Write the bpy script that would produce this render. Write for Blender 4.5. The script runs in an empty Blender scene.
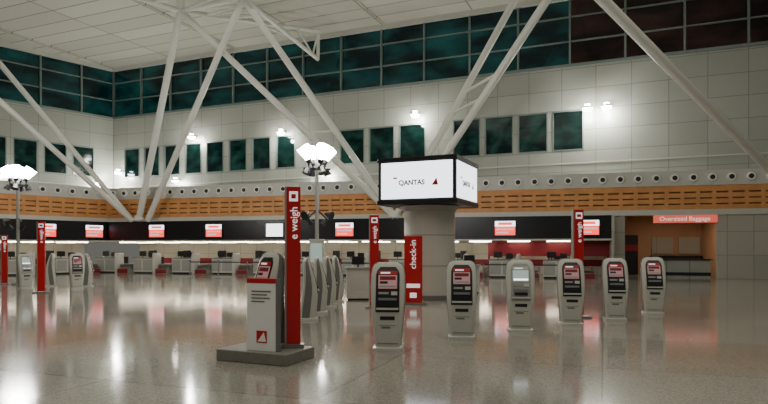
import bpy, math, random
from mathutils import Matrix, Vector
random.seed(4)
S = bpy.context.scene
COL = S.collection

# ---------------------------------------------------------------- materials
def lin(c):
    return tuple(((x/255)/12.92 if x/255 <= 0.04045 else ((x/255+0.055)/1.055)**2.4) for x in c)
def mat(name, rgb, rough=0.5, metal=0.0, emit=None, es=0.0, spec=0.5, vary=0.0, vscale=3.0):
    m = bpy.data.materials.new(name); m.use_nodes = True
    nt = m.node_tree; b = nt.nodes['Principled BSDF']
    c = lin(rgb)
    b.inputs['Base Color'].default_value = (*c, 1)
    b.inputs['Roughness'].default_value = rough
    b.inputs['Metallic'].default_value = metal
    b.inputs['Specular IOR Level'].default_value = spec
    if emit:
        b.inputs['Emission Color'].default_value = (*lin(emit), 1)
        b.inputs['Emission Strength'].default_value = es
    if vary > 0:
        tc = nt.nodes.new('ShaderNodeTexCoord'); n = nt.nodes.new('ShaderNodeTexNoise')
        n.inputs['Scale'].default_value = vscale; n.inputs['Detail'].default_value = 4
        r = nt.nodes.new('ShaderNodeValToRGB')
        r.color_ramp.elements[0].position = 0.3; r.color_ramp.elements[1].position = 0.7
        r.color_ramp.elements[0].color = (*[x*(1-vary) for x in c], 1)
        r.color_ramp.elements[1].color = (*[min(1, x*(1+vary)) for x in c], 1)
        nt.links.new(tc.outputs['Object'], n.inputs['Vector'])
        nt.links.new(n.outputs['Fac'], r.inputs['Fac'])
        nt.links.new(r.outputs['Color'], b.inputs['Base Color'])
    return m
def glassmat(name, base, e1, e2, scale=(0.25,0.25,0.6)):
    # night glazing: dark tinted pane with its reflections painted in as uneven emission
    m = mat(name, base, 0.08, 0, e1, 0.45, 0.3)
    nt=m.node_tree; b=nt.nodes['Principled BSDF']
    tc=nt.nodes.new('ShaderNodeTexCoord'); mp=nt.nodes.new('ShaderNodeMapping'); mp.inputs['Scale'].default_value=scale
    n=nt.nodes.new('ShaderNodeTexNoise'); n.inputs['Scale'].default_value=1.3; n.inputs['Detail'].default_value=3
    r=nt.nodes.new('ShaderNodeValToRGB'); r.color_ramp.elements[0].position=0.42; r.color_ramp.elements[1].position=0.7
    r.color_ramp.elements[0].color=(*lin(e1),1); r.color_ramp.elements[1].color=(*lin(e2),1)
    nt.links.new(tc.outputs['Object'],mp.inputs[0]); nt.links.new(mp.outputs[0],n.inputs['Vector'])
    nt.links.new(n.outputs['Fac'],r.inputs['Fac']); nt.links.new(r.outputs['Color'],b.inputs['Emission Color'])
    return m
def panelmat(name, c1, c2, joint, w, h, mortar=0.02, rough=0.45, axes=('X','Z'), offset=0.0):
    m = bpy.data.materials.new(name); m.use_nodes = True
    nt = m.node_tree; b = nt.nodes['Principled BSDF']
    tc = nt.nodes.new('ShaderNodeTexCoord'); sp = nt.nodes.new('ShaderNodeSeparateXYZ'); cb = nt.nodes.new('ShaderNodeCombineXYZ')
    nt.links.new(tc.outputs['Object'], sp.inputs[0])
    nt.links.new(sp.outputs[axes[0]], cb.inputs[0]); nt.links.new(sp.outputs[axes[1]], cb.inputs[1])
    br = nt.nodes.new('ShaderNodeTexBrick'); br.offset = offset; br.squash = 1
    br.inputs['Scale'].default_value = 1
    br.inputs['Brick Width'].default_value = w; br.inputs['Row Height'].default_value = h
    br.inputs['Mortar Size'].default_value = mortar; br.inputs['Mortar Smooth'].default_value = 0.1
    br.inputs['Color1'].default_value = (*lin(c1),1); br.inputs['Color2'].default_value = (*lin(c2),1)
    br.inputs['Mortar'].default_value = (*lin(joint),1)
    nt.links.new(cb.outputs[0], br.inputs['Vector'])
    nt.links.new(br.outputs['Color'], b.inputs['Base Color'])
    b.inputs['Roughness'].default_value = rough
    return m

M_WALL = panelmat('wall_panels', (164,167,158), (153,156,147), (124,126,118), 2.05, 1.3, 0.022, 0.32)
M_CEIL = panelmat('ceiling_panels', (198,197,184), (182,181,168), (134,132,121), 6.5, 1.6, 0.06, 0.6, ('X','Y'))
M_BEIGE = panelmat('beige_tile', (174,171,158), (164,161,148), (140,137,126), 1.3, 1.3, 0.02, 0.4)
M_WHITE = mat('white_paint', (192,192,184), 0.4)
M_BOARD = mat('board_white', (236,236,232), 0.35)
M_STEEL = mat('white_steel_tube', (216,217,208), 0.35)
M_FRAME = mat('mullion_grey', (122,134,130), 0.4, 0.4)
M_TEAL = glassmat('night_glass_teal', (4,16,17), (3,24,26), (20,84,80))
M_BROWN = glassmat('night_glass_brown', (12,9,8), (16,10,10), (58,36,32))  # brown reflection painted into the pane's tint and emission
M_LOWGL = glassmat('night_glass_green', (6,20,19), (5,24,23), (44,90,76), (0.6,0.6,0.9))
M_BLACK = mat('black_fascia', (10,10,14), 0.3)
M_TIMB = mat('orange_timber', (204,144,86), 0.5, vary=0.15, vscale=1.5)
M_TIMBD = mat('timber_gap', (132,90,52), 0.8)
M_RED = mat('signal_red', (188,14,26), 0.35)
M_CRIM = mat('crimson_panel', (120,14,26), 0.5)
M_DARK = mat('dark_plastic', (26,27,30), 0.3)
M_GREY = mat('grey_plastic', (112,112,110), 0.4)
M_LGREY = mat('pod_shell', (190,190,180), 0.35)
M_MGREY = mat('pod_grey', (152,153,146), 0.4)
M_CHROME = mat('brushed_metal', (150,150,150), 0.3, 0.9)
M_PLINTH = mat('plinth_stone', (124,121,113), 0.55, vary=0.12, vscale=12)
M_SCRW = mat('screen_white', (230,232,235), 0.3, 0, (236,240,250), 3.0)
M_SCRR = mat('screen_red', (200,40,36), 0.3, 0, (234,64,50), 2.6)
M_SCRK = mat('kiosk_screen', (120,90,90), 0.2, 0, (178,128,128), 0.55)
M_SCRG = mat('kiosk_screen_pale', (150,165,160), 0.25, 0, (170,190,182), 0.6)
M_LAMP = mat('lamp_lens', (255,255,255), 0.3, 0, (255,250,246), 150)
M_SHADE = mat('lamp_frosted_shade', (255,255,255), 0.3, 0, (255,250,246), 50)
M_LAMPS = mat('downlight_lens', (255,255,255), 0.3, 0, (255,252,242), 110)
M_TUBE = mat('fluorescent_tube', (255,255,255), 0.3, 0, (255,240,214), 17)
M_PEACH = mat('peach_wall', (186,144,110), 0.6)
M_SIGNO = mat('lightbox_red', (214,96,80), 0.4, 0, (226,96,78), 0.8)
M_TXT = mat('sign_text_white', (240,240,240), 0.5, 0, (255,255,255), 0.5)
M_TXTD = mat('sign_text_dark', (60,30,30), 0.5)
M_VENTD = mat('vent_dark', (36,34,32), 0.6)

def floor_mat():
    m = bpy.data.materials.new('polished_terrazzo'); m.use_nodes = True
    nt = m.node_tree; b = nt.nodes['Principled BSDF']; N = nt.nodes.new; L = nt.links.new
    tc = N('ShaderNodeTexCoord'); mp = N('ShaderNodeMapping'); mp.inputs['Rotation'].default_value = (0,0,math.radians(20))
    L(tc.outputs['Object'], mp.inputs['Vector'])
    br = N('ShaderNodeTexBrick'); br.offset = 0
    br.inputs['Scale'].default_value = 1; br.inputs['Brick Width'].default_value = 3.0; br.inputs['Row Height'].default_value = 3.0
    br.inputs['Mortar Size'].default_value = 0.014
    br.inputs['Color1'].default_value = (*lin((140,136,126)),1); br.inputs['Color2'].default_value = (*lin((151,147,136)),1)
    br.inputs['Mortar'].default_value = (*lin((116,112,104)),1)
    L(mp.outputs[0], br.inputs['Vector'])
    vo = N('ShaderNodeTexVoronoi'); vo.inputs['Scale'].default_value = 60; L(tc.outputs['Object'], vo.inputs['Vector'])
    mx = N('ShaderNodeMix'); mx.data_type = 'RGBA'; mx.blend_type = 'OVERLAY'; mx.inputs['Factor'].default_value = 0.35
    hs = N('ShaderNodeRGBToBW'); L(vo.outputs['Color'], hs.inputs[0])
    L(br.outputs['Color'], mx.inputs[6]); L(hs.outputs[0], mx.inputs[7])
    no = N('ShaderNodeTexNoise'); no.inputs['Scale'].default_value = 0.35; no.inputs['Detail'].default_value = 3
    L(tc.outputs['Object'], no.inputs['Vector'])
    mx2 = N('ShaderNodeMix'); mx2.data_type = 'RGBA'; mx2.blend_type = 'OVERLAY'; mx2.inputs['Factor'].default_value = 0.3
    L(mx.outputs[2], mx2.inputs[6]); L(no.outputs['Fac'], mx2.inputs[7])
    L(mx2.outputs[2], b.inputs['Base Color'])
    mr = N('ShaderNodeMapRange'); mr.inputs[3].default_value = 0.07; mr.inputs[4].default_value = 0.13
    L(no.outputs['Fac'], mr.inputs[0]); L(mr.outputs[0], b.inputs['Roughness'])
    b.inputs['Specular IOR Level'].default_value = 0.85
    return m
M_FLOOR = floor_mat()

# ---------------------------------------------------------------- mesh builder
class MB:
    def __init__(s): s.v=[]; s.f=[]; s.mi=[]; s.mats=[]
    def m(s, mt):
        if mt not in s.mats: s.mats.append(mt)
        return s.mats.index(mt)
    def add(s, vs, fs, mt, M=None):
        o = len(s.v); i = s.m(mt)
        for p in vs:
            p = Vector(p)
            if M is not None: p = M @ p
            s.v.append(tuple(p))
        for f in fs: s.f.append(tuple(o+k for k in f)); s.mi.append(i)
    def box(s, x0,x1,y0,y1,z0,z1, mt, M=None):
        vs = [(x0,y0,z0),(x1,y0,z0),(x1,y1,z0),(x0,y1,z0),(x0,y0,z1),(x1,y0,z1),(x1,y1,z1),(x0,y1,z1)]
        s.add(vs, [(0,3,2,1),(4,5,6,7),(0,1,5,4),(1,2,6,5),(2,3,7,6),(3,0,4,7)], mt, M)
    def cyl(s, p0,p1,r0,r1,mt,n=16,M=None):
        p0=Vector(p0); p1=Vector(p1); d=(p1-p0).normalized()
        a = d.orthogonal().normalized(); b = d.cross(a)
        vs=[]
        for p,r in ((p0,r0),(p1,r1)):
            for k in range(n):
                t=2*math.pi*k/n; vs.append(p+a*math.cos(t)*r+b*math.sin(t)*r)
        fs=[(k,(k+1)%n,n+(k+1)%n,n+k) for k in range(n)]
        fs.append(tuple(range(n-1,-1,-1))); fs.append(tuple(range(n,2*n)))
        s.add(vs,fs,mt,M)
    def loft(s, rings, mt, M=None):
        n=len(rings[0]); vs=[p for r in rings for p in r]; fs=[]
        for i in range(len(rings)-1):
            for k in range(n):
                fs.append((i*n+k,i*n+(k+1)%n,(i+1)*n+(k+1)%n,(i+1)*n+k))
        fs.append(tuple(range(n-1,-1,-1))); fs.append(tuple((len(rings)-1)*n+k for k in range(n)))
        s.add(vs,fs,mt,M)
    def mesh(s, name):
        me = bpy.data.meshes.new(name); me.from_pydata(s.v,[],s.f)
        for mt in s.mats: me.materials.append(mt)
        for p,i in zip(me.polygons,s.mi): p.material_index=i; p.use_smooth=True
        me.set_sharp_from_angle(angle=math.radians(35)); me.update()
        return me
def put(name, me, M=None, bevel=0):
    o = bpy.data.objects.new(name, me); COL.objects.link(o)
    if M is not None: o.matrix_world = M
    if bevel:
        b=o.modifiers.new('bevel','BEVEL'); b.width=bevel; b.segments=2; b.limit_method='ANGLE'
    return o
def T(x,y,z=0,rz=0): return Matrix.Translation((x,y,z)) @ Matrix.Rotation(math.radians(rz),4,'Z')
def text(name, parent, s, size, loc, mt, vertical=False, rz=0, bold=0.0):
    c = bpy.data.curves.new(name,'FONT'); c.body=s; c.size=size; c.extrude=0.003; c.offset=bold
    c.align_x='CENTER'; c.align_y='CENTER'; c.materials.append(mt)
    o = bpy.data.objects.new(name,c); COL.objects.link(o); o.parent=parent
    R = Matrix.Rotation(math.pi/2,4,'X')
    if vertical: R = R @ Matrix.Rotation(math.pi/2,4,'Z')
    o.matrix_local = Matrix.Translation(loc) @ Matrix.Rotation(math.radians(rz),4,'Z') @ R
    return o
def light(name, kind, loc, e, color=(1,0.95,0.86), size=0.3, sy=None, parent=None, rot=None):
    l = bpy.data.lights.new(name, kind); l.energy=e; l.color=color
    if kind=='AREA':
        l.size=size
        if sy: l.shape='RECTANGLE'; l.size_y=sy
    else: l.shadow_soft_size=size
    o = bpy.data.objects.new(name,l); COL.objects.link(o); o.location=loc
    if rot: o.rotation_euler=rot
    if parent: o.parent=parent
    return o

AU = math.degrees(math.atan2(-0.396,0.918))
AL = math.degrees(math.atan2(-0.261,0.965))
AW = math.degrees(math.atan2(0.771,0.637))
MU = T(0,43,0,AU)
ML = T(0,38,0,AL)
MUW = T(-24.1,53.4,0,AW)
MLW = T(-19.9,43.4,0,AW)
H = 17.7

b=MB(); b.box(-50,45,-10,62,-0.2,0,M_FLOOR); put('floor',b.mesh('floor'))
b=MB(); b.box(-48,48,-52,0.6,0,0.3,M_CEIL)
for x in (-26,-13,0,13,26): b.box(x-0.15,x+0.15,-52,-0.2,-0.12,0,M_CEIL)
put('ceiling',b.mesh('ceiling'),T(0,43,H,AU))

def upper_wall(name, M, u0, u1, groups, brown_from, cl0, npan, pitch):
    w=MB(); D=0.35
    w.box(u0,u1,0,D,5.0,7.85,M_WALL)
    w.box(u0,u1,0,D,10.4,13.2,M_WALL)
    edges=[]
    for a,n,p,wd in groups:
        for i in range(n): edges.append((a+i*p,a+i*p+wd))
    cur=u0
    for a,c in edges:
        if a>cur: w.box(cur,a,0,D,7.85,10.4,M_WALL)
        cur=c
    if cur<u1: w.box(cur,u1,0,D,7.85,10.4,M_WALL)
    wall=put(name,w.mesh(name),M)
    t=MB()
    t.box(u0,u1,-0.12,0.05,13.12,13.3,M_FRAME)
    t.box(u0,u1,-0.15,0.05,H-0.35,H-0.002,M_WHITE)
    t.box(u0,u1,-0.05,0.02,7.0,7.08,M_WHITE)
    put('trim_1',t.mesh('trim'),M)
    g=MB()
    for a,c in edges:
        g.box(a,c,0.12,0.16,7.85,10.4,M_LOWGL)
        for x in (a,c-0.07): g.box(x,x+0.07,-0.03,0.12,7.85,10.4,M_FRAME)
        g.box(a,c,-0.03,0.12,7.85,7.93,M_FRAME); g.box(a,c,-0.03,0.12,10.32,10.4,M_FRAME)
    put('window_1',g.mesh('window_band'),M)
    g=MB()
    for i in range(npan):
        a=cl0+i*pitch; c=a+pitch
        if a<u0-0.01 : a=u0
        if c>u1: c=u1
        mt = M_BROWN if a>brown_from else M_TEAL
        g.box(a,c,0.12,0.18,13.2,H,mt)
        g.box(a-0.06,a+0.06,-0.08,0.12,13.2,H,M_FRAME)
    for z in (14.75,16.3): g.box(u0,u1,-0.02,0.12,z-0.04,z+0.04,M_FRAME)
    put('window_2',g.mesh('clerestory'),M)
    return wall
upper_wall('wall_back',MU,-26.2,38,[(-24.9,8,2.25,1.75),(-3.55,3,2.35,2.0),(5.13,4,2.2,1.9)],12.2,-26.2,20,3.25)
upper_wall('wall_left',MUW,-32,0,[(-30.5,13,2.25,1.8)],99,-32,10,3.25)

FE = 13.6
def lower_common(b, u0,u1):
    b.box(u0,u1,0,0.3,5.17,6.0,M_WHITE)
    b.box(u0,u1,0.12,0.3,3.84,5.17,M_TIMBD)
    for z0,z1 in ((3.84,4.1),(4.18,4.42),(4.5,4.74),(4.84,5.17)):
        b.box(u0,u1,0.0,0.12,z0,z1,M_TIMB)
    n=int((u1-u0)/0.8)
    for i in range(n+1):
        x=u0+i*(u1-u0)/n; x=min(x,u1-0.2)
        b.box(x,x+0.2,-0.02,0.12,3.84,5.17,M_TIMB)
    b.box(u0,u1,-0.1,0.3,3.53,3.84,M_WHITE)
    b.box(u0,u1,-0.06,0.0,5.17,5.25,M_WHITE)
def vents(M,u0,u1,step,name):
    v=MB(); x=u0
    while x<u1:
        v.cyl((x,0.0,5.6),(x,-0.14,5.6),0.23,0.2,M_BOARD,16)
        v.cyl((x,-0.135,5.6),(x,-0.15,5.6),0.14,0.13,M_VENTD,16)
        x+=step
    put(name,v.mesh(name),M)
b=MB(); lower_common(b,-20.6,30)
b.box(FE,14.26,0,0.3,0,3.53,M_BEIGE); b.box(19.0,30,0,0.3,0,3.53,M_BEIGE)
put('wall_back_lower',b.mesh('wl'),ML)
vents(ML,-20.2,30,0.95,'air_vent_row')
b=MB(); b.box(-20.6,30,0.3,3.0,5.9,6.0,M_WHITE)
put('trim_ledge',b.mesh('ledge'),ML)
b=MB(); lower_common(b,-22,0); put('wall_left_lower',b.mesh('wll'),MLW)
vents(MLW,-21.6,-0.3,0.95,'air_vent_row')
b=MB(); b.box(-22,0,0.3,5.0,5.9,6.0,M_WHITE); put('trim_ledge',b.mesh('ledge'),MLW)

def bulkhead(M,u0,u1,name):
    b=MB()
    b.box(u0,u1,-0.9,-0.12,2.22,3.53,M_BLACK)
    b.box(u0,u1,-0.95,2.9,2.12,2.22,M_WHITE)
    b.box(u0,u1,-0.98,-0.12,3.53,3.6,M_WHITE)
    put(name,b.mesh(name),M)
    w=MB()
    w.box(u0,u1,3.0,3.2,0,2.12,M_BEIGE)
    w.box(u0,u1,2.96,3.0,0.55,0.95,M_CRIM)
    x=u0+1.2
    while x<u1-1:
        w.box(x,x+0.35,2.5,2.96,0,1.5,M_DARK); x+=2.95
    put('wall_recess',w.mesh('recess'),M)
    f=MB()
    x=u0+1
    while x<u1-1.5:
        f.box(x,x+1.3,-0.5,-0.35,2.06,2.12,M_TUBE); f.box(x,x+1.3,1.4,1.55,2.06,2.12,M_TUBE); x+=2.25
    put('ceiling_light_strip',f.mesh('strips'),M)
bulkhead(ML,-20.3,FE-0.15,'wall_fascia_back')
bulkhead(MLW,-22,-0.4,'wall_fascia_left')
b=MB(); b.box(6.5,FE-0.16,0.2,0.35,1.2,2.12,M_CRIM); b.box(FE-0.15,FE,-0.9,3,0,3.53,M_BEIGE)
for x in (6.5,10,FE-0.3): b.box(x,x+0.12,0.2,0.35,0,1.2,M_CRIM)
put('wall_crimson_feature',b.mesh('crim'),ML)

# oversized baggage room behind the opening
b=MB()
b.box(13.7,20,6.0,6.2,0,3.84,M_PEACH); b.box(13.9,14.1,0.3,6,0,3.84,M_PEACH); b.box(19.6,19.8,0.3,6,0,3.84,M_PEACH)
b.box(13.7,20,0.3,6.2,3.7,3.84,M_PEACH)
b.box(16.6,17.9,5.92,6.0,1.3,2.4,M_BEIGE); b.box(18.2,19.5,5.92,6.0,1.3,2.4,M_BEIGE)
b.box(14.1,15.5,4.0,6.0,0,2.5,M_DARK); b.box(16.5,19.5,5.4,5.9,0,1.2,M_DARK)
b.box(14.1,15.5,3.96,4.0,1.5,1.9,M_CRIM)
put('wall_baggage_room',b.mesh('br'),ML)
b=MB(); b.box(15.7,18.9,0.9,1.6,0,1.0,M_MGREY); b.box(15.6,19.0,0.8,1.7,1.0,1.06,M_DARK)
b.box(15.7,18.9,0.86,0.9,0.12,0.3,M_DARK)
for x in (16.6,17.8): b.box(x,x+0.02,0.88,0.9,0,1.0,M_DARK)
b.box(15.9,16.2,1.2,1.4,1.06,1.3,M_GREY)
put('baggage_counter',b.mesh('bc'),ML)
b=MB(); b.box(15.75,19.0,-0.12,-0.02,3.1,3.52,M_SIGNO); b.box(15.7,19.02,-0.1,0.0,3.06,3.1,M_GREY)
sg=put('hanging_sign',b.mesh('sg'),ML)
text('lettering',sg,'Oversized Baggage',0.34,(17.35,-0.13,3.31),M_TXT)

def monitor(M,u,white=False):
    b=MB(); b.box(-0.64,0.64,-0.1,0.0,-0.47,0.47,M_DARK)
    if white: b.box(-0.58,0.58,-0.115,-0.1,-0.41,0.41,M_SCRW)
    else:
        b.box(-0.58,0.58,-0.115,-0.1,-0.41,0.1,M_SCRR); b.box(-0.58,0.58,-0.115,-0.1,0.1,0.41,M_SCRW)
        b.box(-0.5,0.5,-0.12,-0.115,-0.1,-0.02,M_TXT); b.box(-0.5,0.2,-0.12,-0.115,-0.3,-0.22,M_TXT)
        b.box(-0.4,0.4,-0.12,-0.115,0.18,0.34,M_SCRR)
    put('wall_monitor',b.mesh('monitor'),M@Matrix.Translation((u,-0.905,2.85)))
for u,w in ((-15.9,0),(-11.5,0),(-7.08,1),(-2.3,0),(3.1,0),(7.6,0),(12.2,0)): monitor(ML,u,w)
for u in (-1.5,-4.6,-8.6,-13): monitor(MLW,u)

def desk_mesh():
    b=MB()
    b.box(-0.75,0.75,-0.35,0.35,0.1,1.0,M_LGREY); b.box(-0.7,0.7,-0.3,0.3,0,0.1,M_DARK)
    b.box(-0.8,0.8,-0.42,0.4,1.0,1.05,M_GREY)
    b.box(-0.72,-0.1,-0.37,-0.35,0.2,0.9,M_MGREY); b.box(0.0,0.7,-0.37,-0.35,0.2,0.9,M_MGREY)
    rings=[]
    for z,w in ((0,0.14),(1.15,0.16),(1.32,0.12),(1.36,0.05)):
        rings.append([(0.85+w*math.cos(t*math.pi/8),-0.05+0.4*math.copysign(abs(math.sin(t*math.pi/8))**0.6,math.sin(t*math.pi/8)),z) for t in range(16)])
    b.loft(rings,M_WHITE)
    b.cyl((-0.3,0.05,1.05),(-0.3,0.05,1.2),0.03,0.03,M_DARK,8); b.box(-0.55,-0.05,0.02,0.08,1.15,1.48,M_DARK)
    b.cyl((0.35,0.05,1.05),(0.35,0.05,1.2),0.03,0.03,M_DARK,8); b.box(0.15,0.55,0.0,0.1,1.12,1.4,M_DARK)
    b.box(1.15,1.95,-0.6,2.0,0,0.32,M_MGREY); b.box(1.2,1.9,-0.55,2.0,0.32,0.36,M_DARK)
    b.box(1.15,1.95,-0.62,-0.6,0.02,0.3,M_CRIM)
    b.box(1.12,1.17,-0.3,2.0,0.32,0.6,M_CHROME); b.box(1.93,1.98,-0.3,2.0,0.32,0.6,M_CHROME)
    return b.mesh('check_in_desk')
DM=desk_mesh()
for M,us,n in ((ML,[-19.0+i*2.95 for i in range(11)],-1.9),(MLW,[-18.5+i*2.95 for i in range(6)],-1.9)):
    for u in us:
        put('check_in_desk',DM,M@Matrix.Translation((u,n,0)),0.012)
def chair_mesh():
    b=MB()
    b.cyl((0,0,0.08),(0,0,0.45),0.03,0.03,M_DARK,10); b.box(-0.24,0.24,-0.24,0.24,0.45,0.53,M_DARK)
    b.box(-0.22,0.22,0.2,0.27,0.6,1.08,M_DARK); b.box(-0.03,0.03,0.22,0.26,0.5,0.62,M_DARK)
    for k in range(5):
        a=k*2*math.pi/5; b.cyl((0,0,0.09),(0.26*math.cos(a),0.26*math.sin(a),0.05),0.025,0.02,M_DARK,8); 
        b.cyl((0.26*math.cos(a)-0.02,0.26*math.sin(a),0.03),(0.26*math.cos(a)+0.02,0.26*math.sin(a),0.03),0.03,0.03,M_DARK,8)
    return b.mesh('office_chair')
CM=chair_mesh()
for u in (-18.8,-15.7,-9.9,-1.2,7.9): put('office_chair',CM,ML@T(u,-0.75,0,20*u),0.02)

# ---------------------------------------------------------------- kiosks
PROF=[(0.0,-0.24,0.24,0.25),(0.045,-0.24,0.24,0.25),(0.06,-0.17,0.2,0.21),(0.3,-0.2,0.18,0.235),(0.6,-0.22,0.14,0.262),
      (0.8,-0.2,0.12,0.28),(1.05,-0.135,0.11,0.288),(1.25,-0.07,0.12,0.28),(1.36,-0.03,0.12,0.262),(1.42,0.0,0.1,0.235),(1.45,0.03,0.08,0.19)]
def fz(z):
    for a,c in zip(PROF,PROF[1:]):
        if a[0]<=z<=c[0]:
            t=(z-a[0])/(c[0]-a[0]); return a[1]+(c[1]-a[1])*t
    return 0
def kiosk_mesh(scr, face=M_DARK):
    b=MB(); rings=[]
    for z,f,bk,hw in PROF:
        r=[]; cy=(f+bk)/2; hd=(bk-f)/2
        for k in range(32):
            t=2*math.pi*k/32; c=math.cos(t); s=math.sin(t)
            r.append((hw*math.copysign(abs(c)**0.35,c), cy+hd*math.copysign(abs(s)**0.35,s), z))
        rings.append(r)
    b.loft(rings,M_LGREY)
    for sx in (-1,1):
        for a,c in zip(PROF[2:-1],PROF[3:]):
            vs=[]
            for q in (a,c):
                x0=sx*(q[3]-0.02); x1=sx*(q[3]+0.006); m=(q[1]+q[2])/2
                vs+= [(x0,m-0.04,q[0]),(x1,m-0.04,q[0]),(x1,q[2]-0.05,q[0]),(x0,q[2]-0.05,q[0])]
            b.add(vs,[(0,3,2,1),(4,5,6,7),(0,1,5,4),(1,2,6,5),(2,3,7,6),(3,0,4,7)],M_GREY)
    def strip(z0,z1,x0,x1,off,mt,n=8,top=0):
        for i in range(n):
            a=z0+(z1-z0)*i/n; c=z0+(z1-z0)*(i+1)/n
            ka=kc=1
            if top:
                ka=1-0.35*max(0,(a-top)/(z1-top))**2; kc=1-0.35*max(0,(c-top)/(z1-top))**2
            ya=fz(a); yc=fz(c)
            vs=[(x0*ka,ya-off,a),(x1*ka,ya-off,a),(x1*ka,ya+0.03,a),(x0*ka,ya+0.03,a),(x0*kc,yc-off,c),(x1*kc,yc-off,c),(x1*kc,yc+0.03,c),(x0*kc,yc+0.03,c)]
            b.add(vs,[(0,3,2,1),(4,5,6,7),(0,1,5,4),(1,2,6,5),(2,3,7,6),(3,0,4,7)],mt)
    strip(0.64,1.375,-0.195,0.195,0.008,face,12,1.25)
    strip(1.02,1.24,-0.155,0.155,0.014,scr,4)
    strip(1.25,1.31,-0.155,0.155,0.016,M_RED if scr is M_SCRK else M_LGREY,2)
    strip(1.265,1.29,-0.12,0.04,0.018,M_TXT,1)
    strip(1.04,1.07,-0.14,0.14,0.017,M_SCRW if scr is M_SCRG else M_MGREY,1)
    if scr is M_SCRK:
        strip(1.16,1.22,-0.13,0.13,0.016,M_CRIM,1); strip(1.1,1.14,-0.13,0.0,0.016,M_DARK,1)
    strip(0.93,0.965,-0.15,0.02,0.02,M_MGREY,1); strip(0.915,0.975,0.06,0.16,0.024,M_LGREY,1)
    strip(0.83,0.87,-0.15,0.15,0.022,M_CHROME,1)
    strip(0.74,0.8,-0.13,0.13,0.03,M_DARK,1); strip(0.68,0.71,-0.18,0.18,0.05,M_LGREY,1)
    strip(0.12,0.6,-0.175,0.175,0.006,M_LGREY,6); strip(0.51,0.57,-0.12,0.12,0.011,M_DARK,1)
    strip(0.41,0.43,-0.14,0.14,0.009,M_MGREY,1); strip(0.37,0.4,-0.1,0.05,0.01,M_GREY,1)
    strip(0.115,0.125,-0.17,0.17,0.009,M_GREY,1)
    return b.mesh('check_in_kiosk')
K1=kiosk_mesh(M_SCRK); K2=kiosk_mesh(M_SCRG,M_MGREY)
for x,y,r,k in ((0.07,10.05,-4,K1),(1.46,11.3,-6,K1),(2.78,12.25,-8,K2),(4.12,13.25,-8,K1),(5.44,14.15,-8,K1),(6.92,15.45,-10,K1),
              (-14.9,24.9,50,K2),(-12.75,24.9,35,K1),(-14.75,26.6,-70,K1),(-13.0,26.3,110,K1),
              (-1.80,14.2,100,K1),(-1.7,15.6,100,K1),(-1.6,17.2,100,K1),(-1.5,18.9,100,K1)):
    put('check_in_kiosk',k,T(x,y,0,r))

def blade(x,y,z0,top,rz,w=0.25,base=True):
    b=MB(); h=top-z0
    b.box(-w/2,w/2,-0.05,0.05,0.06,h,M_RED); b.box(-w/2-0.03,-w/2,-0.04,0.04,0.03,h,M_MGREY)
    b.box(-w/2+0.04,w/2-0.04,-0.052,-0.05,h-0.22,h-0.07,M_TXT)
    b.box(-w/2+0.07,w/2-0.07,-0.055,-0.052,h-0.18,h-0.11,M_RED)
    if base: b.box(-0.25,0.25,-0.22,0.22,0,0.04,M_GREY)
    else: b.box(-w/2-0.05,w/2+0.05,-0.1,0.1,0,0.06,M_GREY)
    o=put('blade_sign',b.mesh('blade'),T(x,y,z0,rz),0.006)
    text('lettering',o,'e weigh',0.16,(0.01,-0.056,h-0.55),M_TXT,True)
    return o
blade(-1.38,9.16,0.17,2.62,8,w=0.21,base=False)
blade(-0.27,17.0,0,2.62,0)
blade(4.72,14.6,0,2.62,12)
blade(-12.9,22.6,0,2.68,10)
blade(-17.7,28,0,2.3,10)
b=MB(); b.box(-0.62,0.62,-0.40,0.40,0,0.17,M_PLINTH)
put('sign_plinth',b.mesh('plinth'),T(-1.80,9.15,0,-23.8),0.012)
put('check_in_kiosk',K1,T(-1.77,9.3,0.17,-48))
b=MB()
b.box(-0.25,0.25,-0.035,0.035,0,1.0,M_BOARD); b.box(-0.25,0.25,-0.04,0.04,1.0,1.07,M_RED); b.box(0.25,0.29,-0.04,0.04,0,1.07,M_GREY)
for i,wd in enumerate((0.17,0.1,0.15,0.06)): b.box(-0.17,wd,-0.042,-0.034,0.87-i*0.05,0.89-i*0.05,M_GREY)
b.box(-0.08,0.1,-0.042,-0.034,0.12,0.3,M_RED)
b.add([(-0.06,-0.043,0.14),(0.09,-0.043,0.14),(0.05,-0.043,0.28)],[(0,1,2)],M_BOARD)
put('information_board',b.mesh('board'),T(-1.80,8.89,0.17,-22),0.008)

b=MB(); b.box(-0.27,0.27,-0.06,0.06,0.05,2.05,M_RED); b.box(-0.4,0.4,-0.25,0.25,0,0.05,M_GREY)
b.box(-0.2,0.2,-0.064,-0.06,0.5,0.62,M_TXT); b.box(-0.1,0.1,-0.064,-0.06,0.2,0.35,M_TXT)
o=put('totem_sign',b.mesh('totem'),T(0.88,18.0,0,-5),0.01)
text('lettering',o,'check-in',0.26,(0,-0.066,1.5),M_TXT,True)

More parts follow.
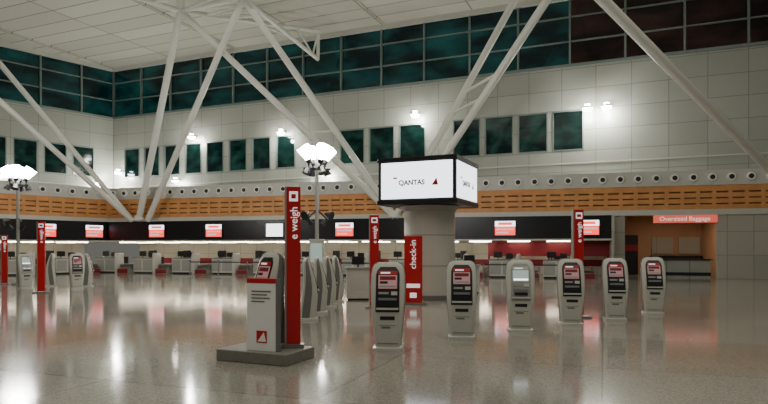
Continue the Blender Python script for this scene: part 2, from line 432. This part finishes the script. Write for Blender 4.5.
b=MB()
b.cyl((0,0,0),(0,0,0.15),0.88,0.88,M_GREY,48); b.cyl((0,0,0.15),(0,0,2.9),0.85,0.85,M_LGREY,48)
b.cyl((0,0,2.9),(0,0,3.07),0.86,1.0,M_MGREY,48)
for z in (1.1,2.1): b.cyl((0,0,z),(0,0,z+0.02),0.855,0.855,M_GREY,48)
put('column',b.mesh('column'),T(1.53,20.15,0,AU))
b=MB(); h=1.3
b.box(-h,h,-h,h,3.1,4.56,M_DARK)
for k in range(4):
    R=Matrix.Rotation(k*math.pi/2,4,'Z')
    b.box(-h+0.1,h-0.1,-h-0.012,-h,3.26,4.42,M_SCRW,R)
    b.box(-h-0.02,h+0.02,-h-0.04,-h,4.45,4.58,M_DARK,R); b.box(-h-0.02,h+0.02,-h-0.04,-h,3.08,3.22,M_DARK,R)
o=put('cube_video_display',b.mesh('cube'),T(1.53,20.15,0,AU),0.01)
for k in (0,1):
    a=k*90
    R=Matrix.Rotation(math.radians(a),4,'Z')
    text('lettering',o,'QANTAS',0.22,R@Vector((-0.15,-h-0.016,3.76)),M_TXTD,False,a,0.008)
    bb=MB(); bb.add([(0.52,-h-0.02,3.66),(0.74,-h-0.02,3.66),(0.68,-h-0.02,3.9)],[(0,1,2)],M_RED,R)
    e=put('logo',bb.mesh('logo')); e.parent=o
    bb=MB(); bb.box(-0.78,-0.64,-h-0.018,-h-0.012,3.9,3.95,M_RED,R)
    e=put('logo_mark',bb.mesh('logo_mark')); e.parent=o

def lamp_post(x,y,rz,zt=5.0):
    b=MB()
    b.cyl((0,0,0),(0,0,0.06),0.28,0.26,M_GREY,20); b.cyl((0,0,0.06),(0,0,zt+0.2),0.075,0.065,M_MGREY,14)
    b.box(-0.5,0.5,-0.04,0.04,zt-0.45,zt-0.38,M_DARK); b.box(-0.04,0.04,-0.5,0.5,zt-0.45,zt-0.38,M_DARK)
    for k in range(4):
        R=Matrix.Rotation(k*math.pi/2+0.3,4,'Z')
        b.cyl((0.32,0,zt-0.42),(0.34,0,zt-0.1),0.03,0.03,M_DARK,8,R)
        b.cyl((0.28,0,zt-0.22),(0.34,0,zt-0.08),0.09,0.12,M_DARK,16,R)
        b.cyl((0.34,0,zt-0.08),(0.55,0,zt+0.33),0.11,0.25,M_SHADE,16,R)
        b.cyl((0.55,0,zt+0.33),(0.558,0,zt+0.34),0.235,0.235,M_LAMP,16,R)
        b.cyl((0.36,0,zt-0.4),(0.46,0,zt-0.62),0.07,0.15,M_DARK,12,R)
    for sg in (-1,1):
        b.cyl((0,0,3.1),(sg*0.35,-0.1,2.75),0.03,0.03,M_DARK,8)
        b.cyl((sg*0.3,-0.05,2.95),(sg*0.5,-0.25,2.85),0.05,0.17,M_DARK,12)
        b.cyl((sg*0.35,-0.1,2.75),(sg*0.2,-0.1,2.55),0.06,0.1,M_DARK,10)
    o=put('floodlight_post',b.mesh('lamp_post'),T(x,y,0,rz))
    light('bulb','POINT',(0,0,zt+0.85),800,(1,0.97,0.9),0.35,parent=o)
    return o
lamp_post(-2.46,22,15); lamp_post(-16.9,27.7,0)

b=MB()
b.box(-0.38,0.38,-0.25,0.25,0.06,1.02,M_WHITE); b.box(-0.34,0.34,-0.22,0.22,0,0.06,M_DARK)
b.box(-0.42,0.42,-0.3,0.3,1.02,1.07,M_MGREY); b.box(-0.2,0.2,0.0,0.05,1.15,1.42,M_DARK); b.cyl((0,0.03,1.07),(0,0.03,1.18),0.03,0.03,M_DARK,8)
b.box(-0.25,0.25,-0.255,-0.25,0.35,0.75,M_LGREY)
PD=b.mesh('service_podium')
put('service_podium',PD,T(-0.85,19.6,0,5),0.02); put('service_podium',PD,T(3.2,22.5,0,-10),0.02)
b=MB(); b.box(-0.25,0.25,-0.2,0.2,0,2.0,M_LGREY); b.box(-0.2,0.2,-0.205,-0.2,1.2,1.85,M_SCRG); b.box(-0.2,0.2,-0.205,-0.2,0.2,1.0,M_MGREY)
put('information_totem',b.mesh('tot'),T(-2.35,21,0,0),0.02)
b=MB()
b.cyl((0,0,0),(0,0,0.03),0.17,0.16,M_GREY,20); b.cyl((0,0,0.03),(0,0,0.95),0.03,0.03,M_CHROME,12); b.cyl((0,0,0.95),(0,0,1.0),0.045,0.045,M_DARK,12)
b.box(0.03,1.75,-0.006,0.006,0.87,0.93,M_DARK)
SM=b.mesh('belt_stanchion')
for i in range(6): put('belt_stanchion',SM,T(-11.0+i*1.8*0.965,33-i*1.8*0.261+1.0,0,AL))
for i in range(3): put('belt_stanchion',SM,T(3+i*1.74,29-i*0.47,0,AL))

# ---------------------------------------------------------------- roof steel
b=MB()
B1=(-17.0,41.6,3.6); B1b=(-16.3,41.4,3.6); B1c=(-17.5,41.7,3.6); B2=(0.67,36.9,3.6); B2b=(1.3,36.8,3.6); B3=(22.2,31.2,3.6)
N1=(-12.9,38,16.7); N2=(-8.46,36,16.7)
for p,q,r in ((B1,N1,0.22),(B1b,N2,0.2),(B1c,(-26.9,36.7,17.0),0.17),(B1c,(-28.3,30.7,17.0),0.17),
              (B2,N1,0.2),(B2,N2,0.2),(B2,(8.5,32.4,H),0.2),(B2b,(10.5,27.9,H),0.21),(B3,(-5.2,13.7,H),0.21)):
    b.cyl(p,q,r,r,M_STEEL,20)
for c in (B1,B2,B3):
    b.cyl((c[0],c[1],3.6),(c[0],c[1],3.95),0.4,0.25,M_STEEL,20)
def lerp(p,q,t): return tuple(p[i]+(q[i]-p[i])*t for i in range(3))
for t in (0.42,0.5): b.cyl(lerp(B2,(8.5,32.4,H),t),lerp(B2b,(10.5,27.9,H),t+0.03),0.08,0.08,M_STEEL,10)
for t in (0.4,): b.cyl(lerp(B2,N1,t),lerp(B2,N2,t),0.08,0.08,M_STEEL,10)
put('roof_strut_frame',b.mesh('struts'))
b=MB()
W1=(-4.73,43.2,17.3); W2=(-4.8,43.6,15.4); E1=(-19.5,33,17.3); E2=(-12,28,17.3)
for p,q,r in ((W1,N1,0.14),(N1,E1,0.16),(W2,N2,0.14),(N2,E2,0.16),(W1,W2,0.12),(N1,N2,0.14)):
    b.cyl(p,q,r,r,M_STEEL,14)
n=6
for i in range(n):
    b.cyl(lerp(W1,N1,i/n),lerp(W2,N2,(i+0.5)/n),0.07,0.07,M_STEEL,8)
    b.cyl(lerp(W2,N2,(i+0.5)/n),lerp(W1,N1,(i+1)/n),0.07,0.07,M_STEEL,8)
for i in range(5):
    b.cyl(lerp(N1,E1,i/5),lerp(N2,E2,(i+0.5)/5),0.08,0.08,M_STEEL,8)
    b.cyl(lerp(N2,E2,(i+0.5)/5),lerp(N1,E1,(i+1)/5),0.08,0.08,M_STEEL,8)
b.cyl(N1,(N1[0],N1[1],H),0.2,0.3,M_STEEL,12); b.cyl(N2,(N2[0],N2[1],H),0.2,0.3,M_STEEL,12)
put('roof_truss',b.mesh('truss'))

# ---------------------------------------------------------------- wall floodlights
def wall_light(M,u,z,e=300,n=-0.5):
    b=MB(); b.box(-0.08,0.08,-0.1,0.5,0.0,0.08,M_GREY)
    b.cyl((0,-0.1,0.05),(0,-0.1,-0.12),0.16,0.3,M_MGREY,14); b.cyl((0,-0.1,-0.12),(0,-0.1,-0.26),0.3,0.22,M_LAMPS,14)
    b.cyl((0,-0.1,0.05),(0,-0.1,0.12),0.15,0.15,M_LAMPS,14)
    o=put('wall_floodlight',b.mesh('wf'),M@Matrix.Translation((u,n,z)))
    light('bulb','POINT',(0,-0.35,-0.5),e,(1,0.98,0.9),0.15,parent=o)
for u,z in ((-25.0,8.4),(-18.6,7.4),(-16.9,10.9),(-8.3,10.6),(-4.6,7.4),(2.6,11.0),(13.9,10.4),(15.0,10.4)): wall_light(MU,u,z)
for u,z in ((-1.5,7.4),(-9,7.4),(-14,8.0)): wall_light(MUW,u,z)

# ---------------------------------------------------------------- general lighting
light('hall_area_1','AREA',(0,6,17.2),3300,(1,0.96,0.85),34,30)
light('hall_area_2','AREA',(-12,34,16.0),120,(1,0.96,0.85),14,6)
light('baggage_room_light','AREA',(17.2,35.8,3.6),60,(1,0.82,0.6),2.6,1.6)
w=bpy.data.worlds.new('World'); S.world=w; w.use_nodes=True
w.node_tree.nodes['Background'].inputs[0].default_value=(0.8,0.78,0.69,1)
w.node_tree.nodes['Background'].inputs[1].default_value=0.17

c=bpy.data.cameras.new('camera'); co=bpy.data.objects.new('camera',c); COL.objects.link(co)
co.location=(0,0,1.69); co.rotation_euler=(math.pi/2,0,0)
c.sensor_width=36; c.lens=36*600/768; c.shift_y=46/768; c.clip_end=300
S.camera=co
